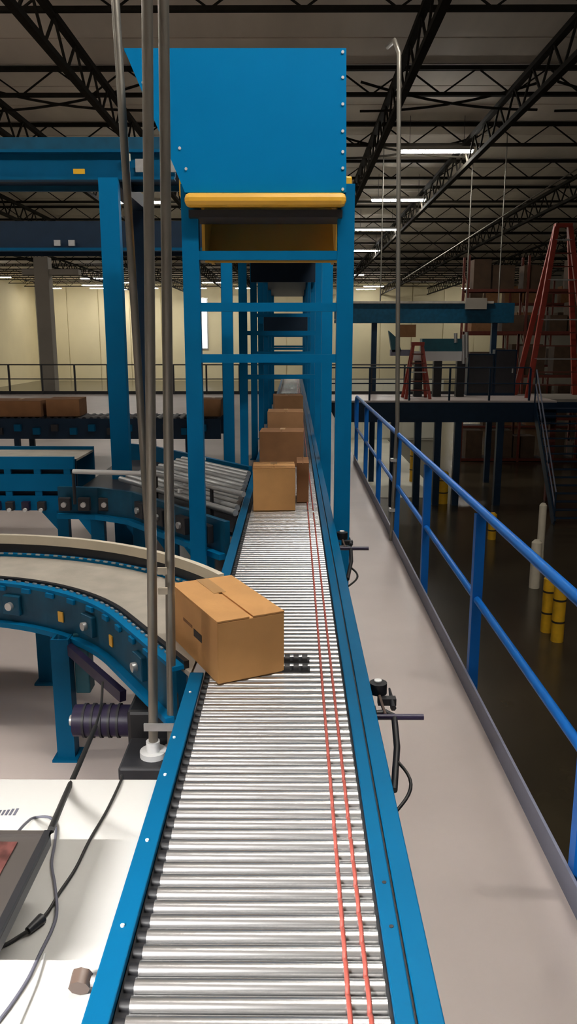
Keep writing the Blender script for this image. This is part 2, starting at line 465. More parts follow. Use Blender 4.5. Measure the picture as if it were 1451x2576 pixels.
# ------------------------------------------------------------------ cardboard boxes
def carton(label, c, size, rz, m='card', group=None, seam_axis='y', gap=0.006, marks=False, tape=True):
    """c = centre of the base; long axis = local y"""
    sx, sy, sz = size
    t = thing('cardboard_box', label, 'box', c, group)
    def rot(p): return Vector(c) + Matrix.Rotation(rz, 3, 'Z') @ Vector(p)
    def part(nm, cc, ss, mm, bev=0.0, parent=None):
        b = MB().cbox(rot(cc), ss, rz); return b.build(nm, mm, parent or t, bev)
    body = part('body', (0, 0, (sz-0.006)/2), (sx, sy, sz-0.006), m, 0.004)
    for s in (-1, 1):
        if seam_axis == 'y': part('flap', (s*(sx/4+gap/4), 0, sz-0.003), (sx/2-gap/2, sy, 0.005), m)
        else: part('flap', (0, s*(sy/4+gap/4), sz-0.003), (sx, sy/2-gap/2, 0.005), m)
    if tape:
        if seam_axis == 'y': part('tape', (0, sy*0.30, sz+0.0002), (0.05, sy*0.40, 0.0012), 'tape')
        else: part('tape', (0, 0, sz+0.0002), (sx, 0.05, 0.0012), 'tape')
    return t, rot, part
c1, rot1, part1 = carton('large tan cardboard box turned on the rollers where the curve joins', (-0.262, 2.905, ZR+0.001), (0.262, 0.50, 0.235), R(27), 'card', gap=0.016)
# dark hand hole and faded print on the long left side
part1('hand_hole', (-0.1312, -0.05, 0.115), (0.002, 0.085, 0.030), 'ink')
part1('printed_mark', (-0.1312, 0.06, 0.130), (0.0016, 0.10, 0.012), 'card3')
carton('upright tan cardboard box on the rollers under the blue tower', tuple(P(688, 1286, Z=ZR)+Vector((0, 0.15, 0.001))), (0.30, 0.28, 0.31), R(2), 'card')
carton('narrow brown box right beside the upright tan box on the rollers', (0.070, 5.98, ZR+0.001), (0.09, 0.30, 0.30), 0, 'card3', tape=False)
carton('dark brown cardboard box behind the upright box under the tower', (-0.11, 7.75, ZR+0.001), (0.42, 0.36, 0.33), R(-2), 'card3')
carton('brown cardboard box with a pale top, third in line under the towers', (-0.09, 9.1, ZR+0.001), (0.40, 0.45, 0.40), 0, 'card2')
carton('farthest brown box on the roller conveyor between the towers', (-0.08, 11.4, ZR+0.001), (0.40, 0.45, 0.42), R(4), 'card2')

# ------------------------------------------------------------------ sensors on the right rail
def sensor(label, px, py, s=1.0):
    b = P(px, py, Z=ZR-0.1); b = Vector((0.273, b.y, ZR-0.1))
    t = thing('sensor_bracket', label, 'sensor', b)
    q = lambda x, y, z: (b.x + x*s, b.y + y*s, b.z + z*s)
    MB().box(q(0, -0.02, 0.0), q(0.012, 0.02, 0.06)).build('clamp', 'black', t)
    MB().pipe([q(0.0, 0.02, 0.03), q(0.05, 0.03, 0.03), q(0.075, 0.0, 0.03), q(0.068, -0.14, -0.01), q(0.036, -0.33, -0.05)], 0.011*s, 8).build('arm', 'black', t)
    MB().tube(q(0.035, 0.155, 0.045), q(0.035, 0.155, 0.085), 0.032*s, 16).build('reflector', 'black', t)
    MB().tube(q(0.035, 0.165, 0.086), q(0.035, 0.165, 0.090), 0.014*s, 12).build('lens', 'white', t)  # white disc paints the highlight on the knob top
    MB().pipe([q(0.035, 0.155, 0.05), q(0.040, 0.07, 0.04), q(0.045, 0.0, 0.035)], 0.006*s, 6).build('stem', 'knob', t)
    MB().tube(q(0.082, 0.20, 0.04), q(0.078, 0.05, 0.035), 0.004*s, 6, 0.011*s).build('spike', 'black', t)
    MB().box(q(0.03, 0.10, 0.02), q(0.095, 0.13, 0.045)).build('plate', 'black', t)
    MB().tube(q(0.0, -0.005, 0.03), q(0.175, -0.005, 0.03), 0.0105*s, 10).build('cross_rod', 'purple', t)
    pts = [q(0.056 - 0.022*k/10 + 0.045*math.sin(math.pi*k/10), -0.20 - 0.22*k/10, -0.02 - 0.04*k/10) for k in range(11)]
    MB().pipe(pts, 0.0055*s, 6).build('cable', 'cable', t)
    return t
sensor('black sensor bracket with cross rod on the near right conveyor rail', 962, 1822)
sensor('black sensor bracket at the foot of the right tower post', 850, 1392, 1.1)

# =================================================================== TOWERS
TXL, TXR = -0.645, 0.325
def tower(yc, label, bars, top):
    t = thing('tower_frame', label, 'tower', ((TXL+TXR)/2, yc, 0))
    for x in (TXL, TXR):
        p = MB().box((x-0.052, yc-0.02, 0), (x+0.052, yc-0.010, top)).box((x-0.052, yc-0.010, 0), (x-0.042, yc+0.06, top)).box((x+0.042, yc-0.010, 0), (x+0.052, yc+0.06, top)).build('post', 'blue', t)
        MB().box((x-0.075, yc-0.05, 0), (x+0.075, yc+0.09, 0.012)).build('foot_plate', 'blue', p)
    for z in bars:
        MB().box((TXL+0.052, yc-0.015, z-0.027), (TXR-0.052, yc+0.03, z+0.027)).build('cross_bar', 'blue', t)
    return t
names = ['blue tower frame nearest the camera, under the blue hood', 'second blue tower frame over the conveyor, behind the hooded one', 'third blue tower frame over the conveyor',
         'fourth blue tower frame over the conveyor', 'fifth blue tower frame over the conveyor', 'sixth blue tower frame, with a low dark panel', 'seventh blue tower frame over the conveyor', 'farthest blue tower frame over the conveyor']
TY = [5.22, 7.95, 10.4, 13.2, 16.0, 18.9, 21.8, 24.7]
tw = []
for k, yc in enumerate(TY):
    bars = tuple(P(680, q, Y=5.3).z for q in (646, 774, 901)) if k == 0 else (() if k == 1 else ((2.35, 1.75) if k % 2 else (2.05, 1.5)))
    tw.append(tower(yc, names[k], bars, P(680, 470, Y=5.3).z if k == 0 else 3.24))
MB().box((TXL-0.04, 18.8, 2.05), (TXR+0.05, 18.86, 2.50)).build('low_panel', 'navy', tw[5])
tb_ = thing('overhead_conveyor', 'dark overhead conveyor bed running along the tops of the far towers', 'conveyor', (-0.16, 16.3, 3.24))
MB().box((TXL-0.03, 7.9, 3.24), (TXR+0.03, 25.2, 3.27)).build('bed_pan', 'navy', tb_)
for x in (TXL-0.03, TXR+0.01):
    MB().box((x, 7.9, 3.27), (x+0.02, 25.2, 3.50)).build('side_channel', 'blue_deep', tb_)
MB().box((TXL, 7.95, 3.40), (TXR, 25.1, 3.42)).build('belt', 'dark', tb_)
MB().box((TXL-0.03, 13.0, 2.85), (TXR+0.03, 13.05, 3.24)).build('end_panel', 'navy', tb_)

# ------------------------------------------------------------------ hood on the first tower
HY = 5.14
hp = [P(311, 121, Y=HY), P(871, 121, Y=HY), P(871, 484, Y=HY), P(465, 484, Y=HY)]
for q in hp: q.y = HY
hd = thing('chute_hood', 'big bright blue sheet metal hood with a slanted left edge above the conveyor', 'hood', ((TXL+TXR)/2, HY, hp[2].z))
MB().prism(hp, (0, 0.012, 0)).build('front_panel', 'blue_hood', hd)
dep = Vector((0, 1.25, 0))
def slab(a, b, th):
    return MB().prism([a, b, b+Vector(th), a+Vector(th)], dep)
o_ = Vector((0, 0.012, 0))
slab(hp[0]+o_, hp[3]+o_, (0.012, 0, 0)).build('slanted_side', 'blue_deep', hd)  # shade of the underside is put into the deeper blue
slab(hp[1]+o_, hp[2]+o_, (-0.012, 0, 0)).build('side_panel', 'blue_hood', hd)
slab(hp[0]+o_, hp[1]+o_, (0, 0, -0.012)).build('top_panel', 'blue_hood', hd)
for (px, py) in ((862, 131), (862, 195), (862, 262), (862, 330), (862, 382), (862, 423), (862, 476), (452, 373), (468, 425), (405, 288), (360, 208)):
    b = P(px, py, Y=HY)
    MB().tube((b.x, HY-0.006, b.z), (b.x, HY+0.002, b.z), 0.009, 8).build('bolt', 'white', hd)
# yellow bumper under the hood
ya = P(463, 487, Y=HY-0.03); yb = P(871, 487, Y=HY-0.03)
bz = P(600, 501, Y=HY-0.03).z
ybm = thing('yellow_bumper', 'yellow padded bumper bar along the lower edge of the blue hood', 'bumper', ((ya.x+yb.x)/2, HY, bz-0.06))
MB().box((ya.x, HY-0.05, bz-0.042), (yb.x, HY+0.06, bz+0.038)).build('front_bar', 'yellow', ybm, 0.03)
for x, zt in ((ya.x-0.022, 0.14), (yb.x+0.018, 0.15)):
    MB().box((x-0.022, HY+0.07, bz+0.03), (x+0.022, HY+0.8, bz+zt)).build('side_bar', 'yellow', ybm, 0.01)
MB().box((ya.x+0.02, HY+0.0, bz-0.10), (yb.x-0.02, HY+0.30, bz-0.055)).build('shade_bar', 'dark', ybm)  # dark bar stands for the shaded gap under the bumper
# ochre chute plate seen under the bumper
oc = thing('chute_plate', 'ochre yellow chute box hanging behind the top bars of the tower', 'chute', (-0.16, 6.2, 2.4))
a = P(524, 642, Y=5.75); b = P(840, 642, Y=5.75); zt = P(680, 520, Y=6.2).z
MB().prism([Vector((a.x, 5.75, a.z)), Vector((b.x, 5.75, a.z)), Vector((b.x, 6.2, zt)), Vector((a.x, 6.2, zt))], (0, 0.02, 0)).build('sloped_panel', 'ochre', oc)
MB().box((a.x-0.02, 5.55, a.z-0.02), (a.x, 6.25, zt)).build('side_lip', 'ochre', oc)
MB().box((b.x, 5.55, a.z-0.02), (b.x+0.02, 6.25, zt)).build('side_lip', 'ochre', oc)
MB().box((a.x-0.02, 5.72, a.z-0.05), (b.x+0.02, 5.77, a.z)).build('bottom_lip', 'ochre', oc)

# =================================================================== SAFETY RAILINGS
def railing(label, p0, p1, n, m='rail_blue', toe='toe', post=0.05, hz=1.06, mid=0.55, end_loop=False, rr=0.024):
    p0 = Vector(p0); p1 = Vector(p1)
    t = thing('safety_railing', label, 'railing', (p0+p1)/2)
    for k in range(n):
        q = p0.lerp(p1, k/(n-1))
        po = MB().box((q.x-post/2, q.y-post/2, q.z), (q.x+post/2, q.y+post/2, q.z+hz-rr)).build('post', m, t)
    up = Vector((0, 0, 1))
    MB().tube(p0+up*hz, p1+up*hz, rr, 12).build('top_rail', m, t)
    MB().tube(p0+up*mid, p1+up*mid, rr*0.85, 12).build('mid_rail', m, t)
    if toe:
        d = (p1-p0).normalized(); s = Vector((-d.y, d.x, 0))*0.035
        MB().bar(p0+up*0.055+s, p1+up*0.055+s, 0.012, 0.11).build('toe_board', toe, t)
    if end_loop:
        pts = []
        for k in range(9):
            a = math.pi/2 - math.pi*k/8; rd = (hz-mid)/2
            pts.append(p1 + Vector((0, rd*math.cos(a), (hz+mid)/2 + rd*math.sin(a))))
        MB().pipe(pts, rr, 8).build('end_bend', m, t)
    return t
railing('bright blue safety railing along the right edge of the mezzanine walkway', (XE, -0.95, 0), (XE, 13.0, 0), 9, end_loop=True, post=0.055)
railing('thin dark railing along the far edge of the mezzanine', (-17.5, 29.2, 0), (7.6, 29.2, 0), 22, m='dark', toe='dark', post=0.06, rr=0.022)

# =================================================================== CURVED MERGE CONVEYOR
CC = Vector((-1.75, 2.65, 0)); RI, RO = 1.20, 1.66
def arc_path(r, z, x_start=-2.7, phi_end=32, x_end=None, n=26):
    pts = [Vector((x_start, CC.y+r, z)), Vector((x_start*0.5+CC.x*0.5, CC.y+r, z))]
    for k in range(n+1):
        ph = R(90 - (90-phi_end)*k/n)
        pts.append(Vector((CC.x + r*math.cos(ph), CC.y + r*math.sin(ph), z)))
    if x_end is not None:
        ph = R(phi_end); d = Vector((math.sin(ph), -math.cos(ph), 0)); p = pts[-1]
        L_ = (x_end - p.x)/d.x
        if L_ > 0.02:
            for k in range(1, 5): pts.append(p + d*(L_*k/4))
    return pts
cv = thing('curved_belt_conveyor', 'curved belt conveyor with cream outer guard merging into the roller line', 'conveyor', (-1.2, 3.6, 0))
# belt: strip between the inner and outer edges
pi_ = arc_path(RI, ZR+0.004, x_end=-0.375); po_ = arc_path(RO, ZR+0.004)
po_ += [po_[-1]] * (len(pi_) - len(po_))
n = len(pi_); bb = MB()
vs = []; fs = []
for a, b in zip(pi_, po_): vs += [a, b]
for i in range(n-1): fs.append((2*i, 2*i+1, 2*i+3, 2*i+2))
lo = len(vs)
vs += [v - Vector((0, 0, 0.02)) for v in vs]
fs += [tuple(lo + k for k in reversed(q)) for q in fs[:]]
for i in range(n-1):
    fs.append((2*i, 2*i+2, lo+2*i+2, lo+2*i)); fs.append((2*i+1, lo+2*i+1, lo+2*i+3, 2*i+3))
bb._add(vs, fs).build('belt', 'belt', cv)
# outer guard and frame
go = arc_path(RO+0.01, ZR, phi_end=33)
MB().sweep(go, [(0.0, 0.075), (0.0, 0.125), (0.03, 0.125), (0.03, 0.075)]).build('guard_rail', 'cream_guard', cv)
MB().sweep(go, [(0.01, 0.0), (0.01, 0.075), (0.03, 0.075), (0.03, 0.0)]).build('guard_skirt', 'dark', cv)
MB().sweep(go, [(-0.012, -0.18), (-0.012, 0.022), (0.028, 0.022), (0.028, -0.18)]).build('outer_frame', 'blue', cv)
# inner frame towards the camera
gi = arc_path(RI, ZR, x_end=-0.40)
MB().sweep(gi, [(-0.004, 0.0), (-0.004, 0.034), (0.016, 0.034), (0.016, 0.0)]).build('belt_edge_cover', 'black', cv)
MB().sweep(gi, [(-0.050, 0.004), (-0.050, 0.020), (-0.004, 0.020), (-0.004, 0.004)]).build('top_flange', 'blue', cv)
MB().sweep(gi, [(-0.050, -0.19), (-0.050, 0.004), (-0.036, 0.004), (-0.036, -0.19)]).build('inner_frame', 'teal_dark', cv)
MB().sweep(gi, [(-0.085, -0.20), (-0.085, -0.175), (-0.036, -0.175), (-0.036, -0.20)]).build('bottom_flange', 'blue', cv)
def along(path, s):
    acc = 0
    for i in range(len(path)-1):
        l = (path[i+1]-path[i]).length
        if acc + l >= s and l > 1e-6:
            d = (path[i+1]-path[i]) / l
            return path[i] + d*(s-acc), math.atan2(d.y, d.x)
        acc += l
    return path[-1], 0.0
tot = sum((gi[i+1]-gi[i]).length for i in range(len(gi)-1))
def on_frame(s, off, z, size, nm, m, parent=cv, bev=0.0):
    p, a = along(gi, s)
    q = p + Vector((math.sin(a), -math.cos(a), 0))*off
    return MB().cbox((q.x, q.y, p.z+z), size, a).build(nm, m, parent, bev)
s = 0.7; k = 0
while s < tot - 0.05:                               # pale guide beads on the inner edge
    on_frame(s, 0.014, 0.023, (0.022, 0.010, 0.007), 'guide_bead', 'galv'); s += 0.05; k += 1
tot_o = sum((go[i+1]-go[i]).length for i in range(len(go)-1))
s = 0.9
while s < tot_o - 0.03:                             # and along the outer edge
    p, a = along(go, s)
    q = p + Vector((math.sin(a), -math.cos(a), 0))*0.02
    MB().cbox((q.x, q.y, p.z+0.025), (0.024, 0.010, 0.007), a).build('guide_bead', 'galv', cv); s += 0.055
for s, kind in ((1.02, 'b'), (1.34, 'b'), (1.90, 'b'), (2.12, 'y'), (2.48, 'b'), (1.66, 'y')):
    if s > tot: continue
    if kind == 'b':
        h = on_frame(s, 0.060, -0.085, (0.10, 0.03, 0.10), 'bearing_block', 'teal_dark', cv, 0.006)
        p, a = along(gi, s); q = p + Vector((math.sin(a), -math.cos(a), 0))*0.075; e = p + Vector((math.sin(a), -math.cos(a), 0))*0.095
        MB().tube((q.x, q.y, p.z-0.085), (e.x, e.y, p.z-0.085), 0.020, 12).build('shaft_end', 'galv', h)
    else:
        on_frame(s, 0.054, -0.10, (0.035, 0.006, 0.05), 'yellow_tag', 'ochre')
s = 0.95
while s < tot - 0.1:
    on_frame(s, 0.056, -0.005, (0.05, 0.014, 0.022), 'lug', 'blue'); s += 0.16
# square end box left of the leg
p, a = along(gi, 1.18)
# legs
for q, dx in (((-1.09, 3.50), 0), ((-2.3, 3.80), 0), ((-1.45, 4.36), 0), ((-0.62, 4.02), 0)):
    lg = MB().box((q[0]-0.042, q[1]-0.02, 0), (q[0]+0.042, q[1]-0.008, ZR-0.17)).box((q[0]-0.042, q[1]-0.008, 0), (q[0]-0.030, q[1]+0.06, ZR-0.17)).box((q[0]+0.030, q[1]-0.008, 0), (q[0]+0.042, q[1]+0.06, ZR-0.17)).build('leg', 'blue_deep', cv)
    MB().box((q[0]-0.06, q[1]-0.05, 0), (q[0]+0.06, q[1]+0.08, 0.012)).build('foot_plate', 'blue_deep', lg)
MB().box((-1.04, 3.53, 0.32), (-0.97, 3.62, 0.62)).build('side_box', 'teal', cv, 0.006)
MB().bar((-1.05, 3.50, 0.56), (-0.72, 3.12, 0.50), 0.03, 0.05).build('brace', 'purple', cv)
# drive unit under the merge point
dm = thing('gear_motor', 'dark gear motor on a black stand under the end of the curved conveyor', 'motor', (-0.56, 2.75, 0))
MB().box((-0.64, 2.63, 0.0), (-0.41, 2.86, 0.45)).build('stand', 'dark', dm, 0.01)
MB().tube((-0.90, 3.02, 0.44), (-0.56, 3.02, 0.44), 0.065, 20).build('motor_body', 'purple', dm)
MB().box((-0.66, 2.90, 0.20), (-0.48, 3.10, 0.54)).build('gear_box', 'black', dm, 0.015)
MB().tube((-0.92, 3.02, 0.44), (-0.90, 3.02, 0.44), 0.022, 12).build('shaft_cap', 'galv', dm)
for k in range(5):
    MB().tube((-0.86+0.035*k, 3.02, 0.44), (-0.85+0.035*k, 3.02, 0.44), 0.071, 20).build('cooling_fin', 'dark', dm)

# =================================================================== SECOND MERGE SPUR AND ITS FEED
sp = thing('strand_merge_conveyor', 'blue merge bed of parallel grey strands left of the towers', 'conveyor', (-1.0, 6.6, 0))
dv = Vector((0.62, -0.78, 0)).normalized()
for k in range(11):
    ye = 5.38 + 0.165*k
    e = Vector((-0.40, ye, ZR+0.02)); st = e - dv*(1.75 - 0.06*k)
    MB().tube(st, e, 0.024, 10).build('strand', 'galv', sp)
    if k % 2 == 0:
        q = e - dv*0.75
        MB().tube((q.x, q.y, ZR+0.05), (q.x, q.y, ZR+0.075), 0.02, 8).build('strand_clip', 'white', sp)
e0 = Vector((-0.42, 5.22, 0)); s0 = e0 - dv*1.35
near = [Vector((-1.95, 6.52, ZR)), Vector((-1.6, 6.48, ZR)), Vector((s0.x, s0.y, ZR)), Vector((e0.x, e0.y, ZR))]
MB().sweep(near, [(-0.05, -0.24), (-0.05, 0.0), (-0.01, 0.0), (-0.01, -0.24)]).build('near_frame', 'teal_dark', sp)
MB().sweep(near, [(-0.10, -0.26), (-0.10, -0.22), (-0.01, -0.22), (-0.01, -0.26)]).build('bottom_flange', 'blue', sp)
far = [Vector((-1.95, 8.9, ZR)), Vector((-1.6, 8.7, ZR)), Vector((-0.42, 7.22, ZR))]
MB().sweep(far, [(0.01, -0.2), (0.01, 0.05), (0.05, 0.05), (0.05, -0.2)]).build('far_frame', 'blue_deep', sp)
MB().prism([(-0.42, 5.3, ZR-0.12), (-0.42, 7.2, ZR-0.12), (-1.6, 8.65, ZR-0.12), (-1.9, 8.6, ZR-0.12), (-1.9, 6.55, ZR-0.12), (s0.x, s0.y+0.05, ZR-0.12)], (0, 0, 0.02)).build('bed_pan', 'dark', sp)
ga = P(184, 1186, Z=0.93); gb = P(392, 1192, Z=0.93)
MB().tube(ga, gb, 0.020, 10).build('guard_tube', 'white', sp)
MB().tube(gb, (gb.x+0.75, gb.y-0.85, 0.93), 0.020, 10).build('guard_tube', 'galv', sp)
for q in (ga, gb, Vector((gb.x+0.5, gb.y-0.57, 0.93))):
    MB().tube((q.x, q.y, 0.66), (q.x, q.y, 0.93), 0.014, 8).build('guard_bracket', 'dark', sp)
for k, sfr in enumerate((0.15, 0.38, 0.62, 0.85)):
    q = s0.lerp(e0, sfr); a = math.atan2(dv.y, dv.x); nn = Vector((math.sin(a), -math.cos(a), 0))*0.075
    h = MB().cbox((q.x+nn.x, q.y+nn.y, ZR-0.11), (0.13, 0.05, 0.13), a).build('bearing_block', 'dark', sp, 0.008)
    MB().tube((q.x+nn.x, q.y+nn.y, ZR-0.11), (q.x+nn.x*1.6, q.y+nn.y*1.6, ZR-0.11), 0.025, 10).build('shaft_end', 'galv', h)
for k, x in enumerate((-1.88, -1.72, -1.55)):
    h = MB().cbox((x, 6.40, ZR-0.13), (0.10, 0.05, 0.11), 0).build('bearing_block', 'dark', sp, 0.008)
    MB().tube((x, 6.38, ZR-0.13), (x, 6.35, ZR-0.13), 0.022, 10).build('shaft_end', 'galv', h)
for (x, y_) in ((-1.62, 6.42), (-1.27, 6.42), (-0.95, 6.0), (-0.62, 5.5), (-1.4, 8.3), (-0.7, 7.4)):
    lg = MB().box((x-0.055, y_-0.03, 0), (x+0.055, y_+0.05, ZR-0.25)).build('leg', 'blue_deep', sp)
    MB().prism([(x-0.055, y_-0.02, ZR-0.40), (x-0.16, y_-0.02, ZR-0.25), (x+0.055, y_-0.02, ZR-0.25)], (0, 0.03, 0)).build('gusset', 'blue', lg)
    MB().box((x-0.08, y_-0.06, 0), (x+0.08, y_+0.08, 0.012)).build('foot_plate', 'blue_deep', lg)
# feed conveyor with slotted side frame
fd = thing('slotted_feed_conveyor', 'blue feed conveyor with slotted side frame at the left picture edge', 'conveyor', (-3.3, 7.2, 0))
zt_ = P(60, 1150, Y=6.9).z; zb_ = P(60, 1284, Y=6.9).z
x0, x1 = -5.2, -1.93
# frame built of rails and webs so that the slots are real openings
rows = [(zb_, zb_+0.13), (zb_+0.175, zb_+0.325), (zb_+0.37, zt_)]
for za, zc in rows:
    MB().box((x0, 6.9, za), (x1, 6.94, zc)).build('frame_rail', 'blue', fd)
for k in range(13):
    x = x0 + 0.02 + k*0.263
    MB().box((x, 6.905, zb_+0.13), (x+0.06, 6.935, zb_+0.37)).build('frame_web', 'blue', fd)
MB().box((x0, 6.98, zb_+0.02), (x1, 7.0, zt_-0.03)).build('inner_plate', 'navy', fd)
MB().box((x0, 7.60, zb_), (x1, 7.64, zt_)).build('frame_rail', 'blue_deep', fd)
MB().box((x0, 7.0, zt_-0.05), (x1, 7.6, zt_-0.03)).build('belt', 'belt', fd)
for x in (-4.6, -3.3, -2.05):
    lg = MB().box((x-0.05, 6.88, 0), (x+0.05, 6.96, zb_)).build('leg', 'blue_deep', fd)
    MB().prism([(x-0.05, 6.9, zb_-0.18), (x-0.20, 6.9, zb_), (x+0.05, 6.9, zb_)], (0, 0.03, 0)).build('gusset', 'blue', lg)
for k, x in enumerate((-2.62, -2.5, -2.36, -2.22)):
    MB().cbox((x, 6.86, zb_+0.05), (0.07, 0.06, 0.08)).build('bearing_block', 'dark' if k % 2 else 'purple', fd, 0.006)
    MB().tube((x, 6.83, zb_+0.02), (x, 6.81, zb_+0.02), 0.018, 8).build('bolt', 'white', fd)

# dark conveyor further back with boxes on it
bc = thing('dark_cross_conveyor', 'dark blue cross conveyor in the middle distance behind the blue post', 'conveyor', (-3.0, 12.2, 0))
zt2 = P(200, 1050, Y=12).z; zb2 = P(200, 1104, Y=12).z
MB().box((-8, 12.0, zb2), (-1.1, 12.05, zt2-0.02)).build('near_frame', 'navy', bc)
MB().box((-8, 12.7, zb2), (-1.1, 12.75, zt2-0.02)).build('far_frame', 'navy', bc)
pr = None
for k in range(62):
    x = -7.9 + 0.11*k
    if pr is None: pr = MB().tube((x, 12.05, zt2-0.04), (x, 12.7, zt2-0.04), 0.04, 10).build('roller', 'dark', bc)
    else: dup_part(pr, (0.11*k, 0, 0), bc)
for k in range(24):
    x = -7.8 + 0.28*k
    MB().cbox((x, 11.97, zb2+0.12 + 0.05*(k % 2)), (0.10, 0.06, 0.10)).build('bearing_block', 'blue_deep' if k % 3 else 'dark', bc)
for x in (-6.5, -4.2, -1.6):
    for y_ in (12.0, 12.68): MB().box((x-0.04, y_, 0), (x+0.04, y_+0.07, zb2)).build('leg', 'navy', bc)
carton('orange brown carton lying on the dark cross conveyor at the left edge', (-4.25, 12.35, zt2+0.001), (0.85, 0.55, 0.24), 0, 'card3')
carton('dark brown flat carton beside the orange brown one at the left', (-3.52, 12.4, zt2+0.001), (0.50, 0.55, 0.26), R(3), 'card3', tape=False)
carton('brown carton on the cross conveyor seen through the left of the tower', (-1.25, 12.35, zt2+0.001), (0.30, 0.40, 0.26), 0, 'card2')

# =================================================================== OVERHEAD CONVEYORS ON THE LEFT
oh = thing('overhead_conveyor', 'blue overhead conveyor leading from the left picture edge to the hood', 'conveyor', (-3.0, 7.9, 0))
oz1 = P(150, 382, Y=7.5).z; oz0 = P(150, 452, Y=7.5).z; oz2 = P(150, 345, Y=8.35).z
MB().box((-6, 7.5, oz0), (-1.05, 7.54, oz1)).build('side_channel', 'blue_deep', oh)
MB().box((-6, 7.44, oz0-0.01), (-1.05, 7.54, oz0+0.015)).build('lower_flange', 'blue_deep', oh)
MB().box((-6, 7.44, oz1-0.015), (-1.05, 7.54, oz1+0.01)).build('upper_flange', 'blue_deep', oh)
MB().box((-6, 8.35, oz0+0.05), (-1.05, 8.40, oz2)).build('back_channel', 'teal_dark', oh)
MB().box((-6, 7.54, oz0+0.10), (-1.05, 8.35, oz0+0.13)).build('bed_pan', 'navy', oh)
for k in range(20):
    MB().tube((-5.9+0.25*k, 7.54, oz0+0.22), (-5.9+0.25*k, 8.35, oz0+0.22), 0.04, 8).build('roller', 'galv', oh)
pA = P(288, 800, Y=7.42)
for x, y_, wd in ((pA.x, 7.40, 0.085), (-1.66, 9.05, 0.075), (-5.2, 7.40, 0.085)):
    lg = MB().box((x-wd, y_, 0), (x+wd*0.2, y_+0.02, oz0 if y_ < 8 else oz0+0.1)).box((x+wd*0.2, y_, 0), (x+wd, y_+0.10, oz0 if y_ < 8 else oz0+0.1)).build('post', 'blue' if y_ < 8 else 'navy', oh)  # rear blue post's shade is put into its navy colour
    MB().box((x-0.12, y_-0.04, 0), (x+0.12, y_+0.14, 0.012)).build('foot_plate', 'blue_deep', lg)
MB().box((-1.74, 7.56, oz0-0.03), (-1.58, 9.15, oz0+0.10)).build('cross_beam', 'navy', oh)
yt = P(201, 433, Y=7.46)
MB().box((yt.x-0.05, 7.425, yt.z-0.02), (yt.x+0.05, 7.44, yt.z+0.02)).build('yellow_tag', 'bollard', oh)
gt = P(318, 398, Y=7.46)
MB().box((gt.x-0.04, 7.425, gt.z-0.03), (gt.x+0.04, 7.44, gt.z+0.03)).build('pale_tag', 'partition', oh)
for px in (355, 440):
    q = P(px, 420, Y=7.46)
    MB().box((q.x-0.045, 7.42, q.z-0.05), (q.x+0.045, 7.44, q.z+0.06)).build('joint_plate', 'galv', oh, 0.005)
o2 = thing('overhead_conveyor', 'dark overhead conveyor behind and below the first one at upper left', 'conveyor', (-4.0, 12.4, 0))
qz1 = P(150, 556, Y=12).z; qz0 = P(150, 628, Y=12).z
MB().box((-8, 12.0, qz0), (-0.85, 12.05, qz1)).build('side_channel', 'navy', o2)
MB().box((-8, 11.93, qz0-0.02), (-0.85, 12.05, qz0+0.02)).build('lower_flange', 'blue_deep', o2)
MB().box((-8, 12.9, qz0), (-0.85, 12.95, qz1)).build('back_channel', 'navy', o2)
MB().box((-8, 12.05, qz0+0.1), (-0.85, 12.9, qz0+0.13)).build('bed_pan', 'navy', o2)
for x in (-6.8, -1.0):
    MB().box((x-0.06, 12.0, 0), (x+0.06, 12.1, qz0)).build('post', 'navy', o2)
for px in (146, 182):
    q = P(px, 612, Y=11.95)
    MB().cbox((q.x, 11.92, q.z), (0.09, 0.04, 0.08)).build('bracket', 'galv', o2)

# =================================================================== CONDUITS
PY = 2.72
def up_to(b, t, z): return b + (t-b)*((z-b.z)/(t.z-b.z))
b2 = P(386, 1900, Y=PY); t2 = up_to(b2, P(370, 0, Y=PY), 9.15); b2 = up_to(b2, t2, 0.45)
c2 = thing('conduit_riser', 'grey steel conduit on a round white base, middle of the three at left', 'conduit', b2)
MB().tube(b2, t2, 0.0175, 14).build('pipe', 'conduit', c2)
MB().tube(b2, b2+Vector((0, 0, 0.022)), 0.05, 20).build('base_flange', 'white', c2)
MB().tube(b2+Vector((0, 0, 0.022)), b2+Vector((0, 0, 0.06)), 0.026, 16).build('collar', 'white', c2)
b3 = P(432, 1845, Y=PY+0.03); t3 = up_to(b3, P(411, 0, Y=PY+0.03), 9.15); b3 = up_to(b3, t3, 0.45)
c3 = thing('conduit_riser', 'grey steel conduit nearest the roller conveyor, right of the three at left', 'conduit', b3)
MB().tube(b3, t3, 0.0175, 14).build('pipe', 'conduit', c3)
MB().tube(b3, b3+Vector((0, 0, 0.02)), 0.032, 16).build('base_flange', 'galv', c3)
ck = P(402, 1822, Y=PY)
MB().box((ck.x-0.055, PY-0.028, ck.z-0.014), (ck.x+0.055, PY-0.018, ck.z+0.014)).build('strap_plate', 'galv', c3)
for q in (P(410, 1432, Y=PY), P(412, 1482, Y=PY)):
    MB().box((q.x-0.016, PY-0.026, q.z-0.012), (q.x+0.016, PY-0.016, q.z+0.012)).build('pipe_clamp', 'cream_guard', c3)
b1 = P(352, 1000, Y=5.6); t1 = up_to(b1, P(290, 0, Y=5.6), 9.15); b1 = up_to(b1, t1, 0.0)
c1_ = thing('conduit_riser', 'dark grey leaning conduit, leftmost of the three at left', 'conduit', b1)
MB().tube(b1, t1, 0.027, 14).build('pipe', 'conduit', c1_)
MB().tube(b1, b1+Vector((0, 0, 0.03)), 0.06, 16).build('base_flange', 'galv', c1_)
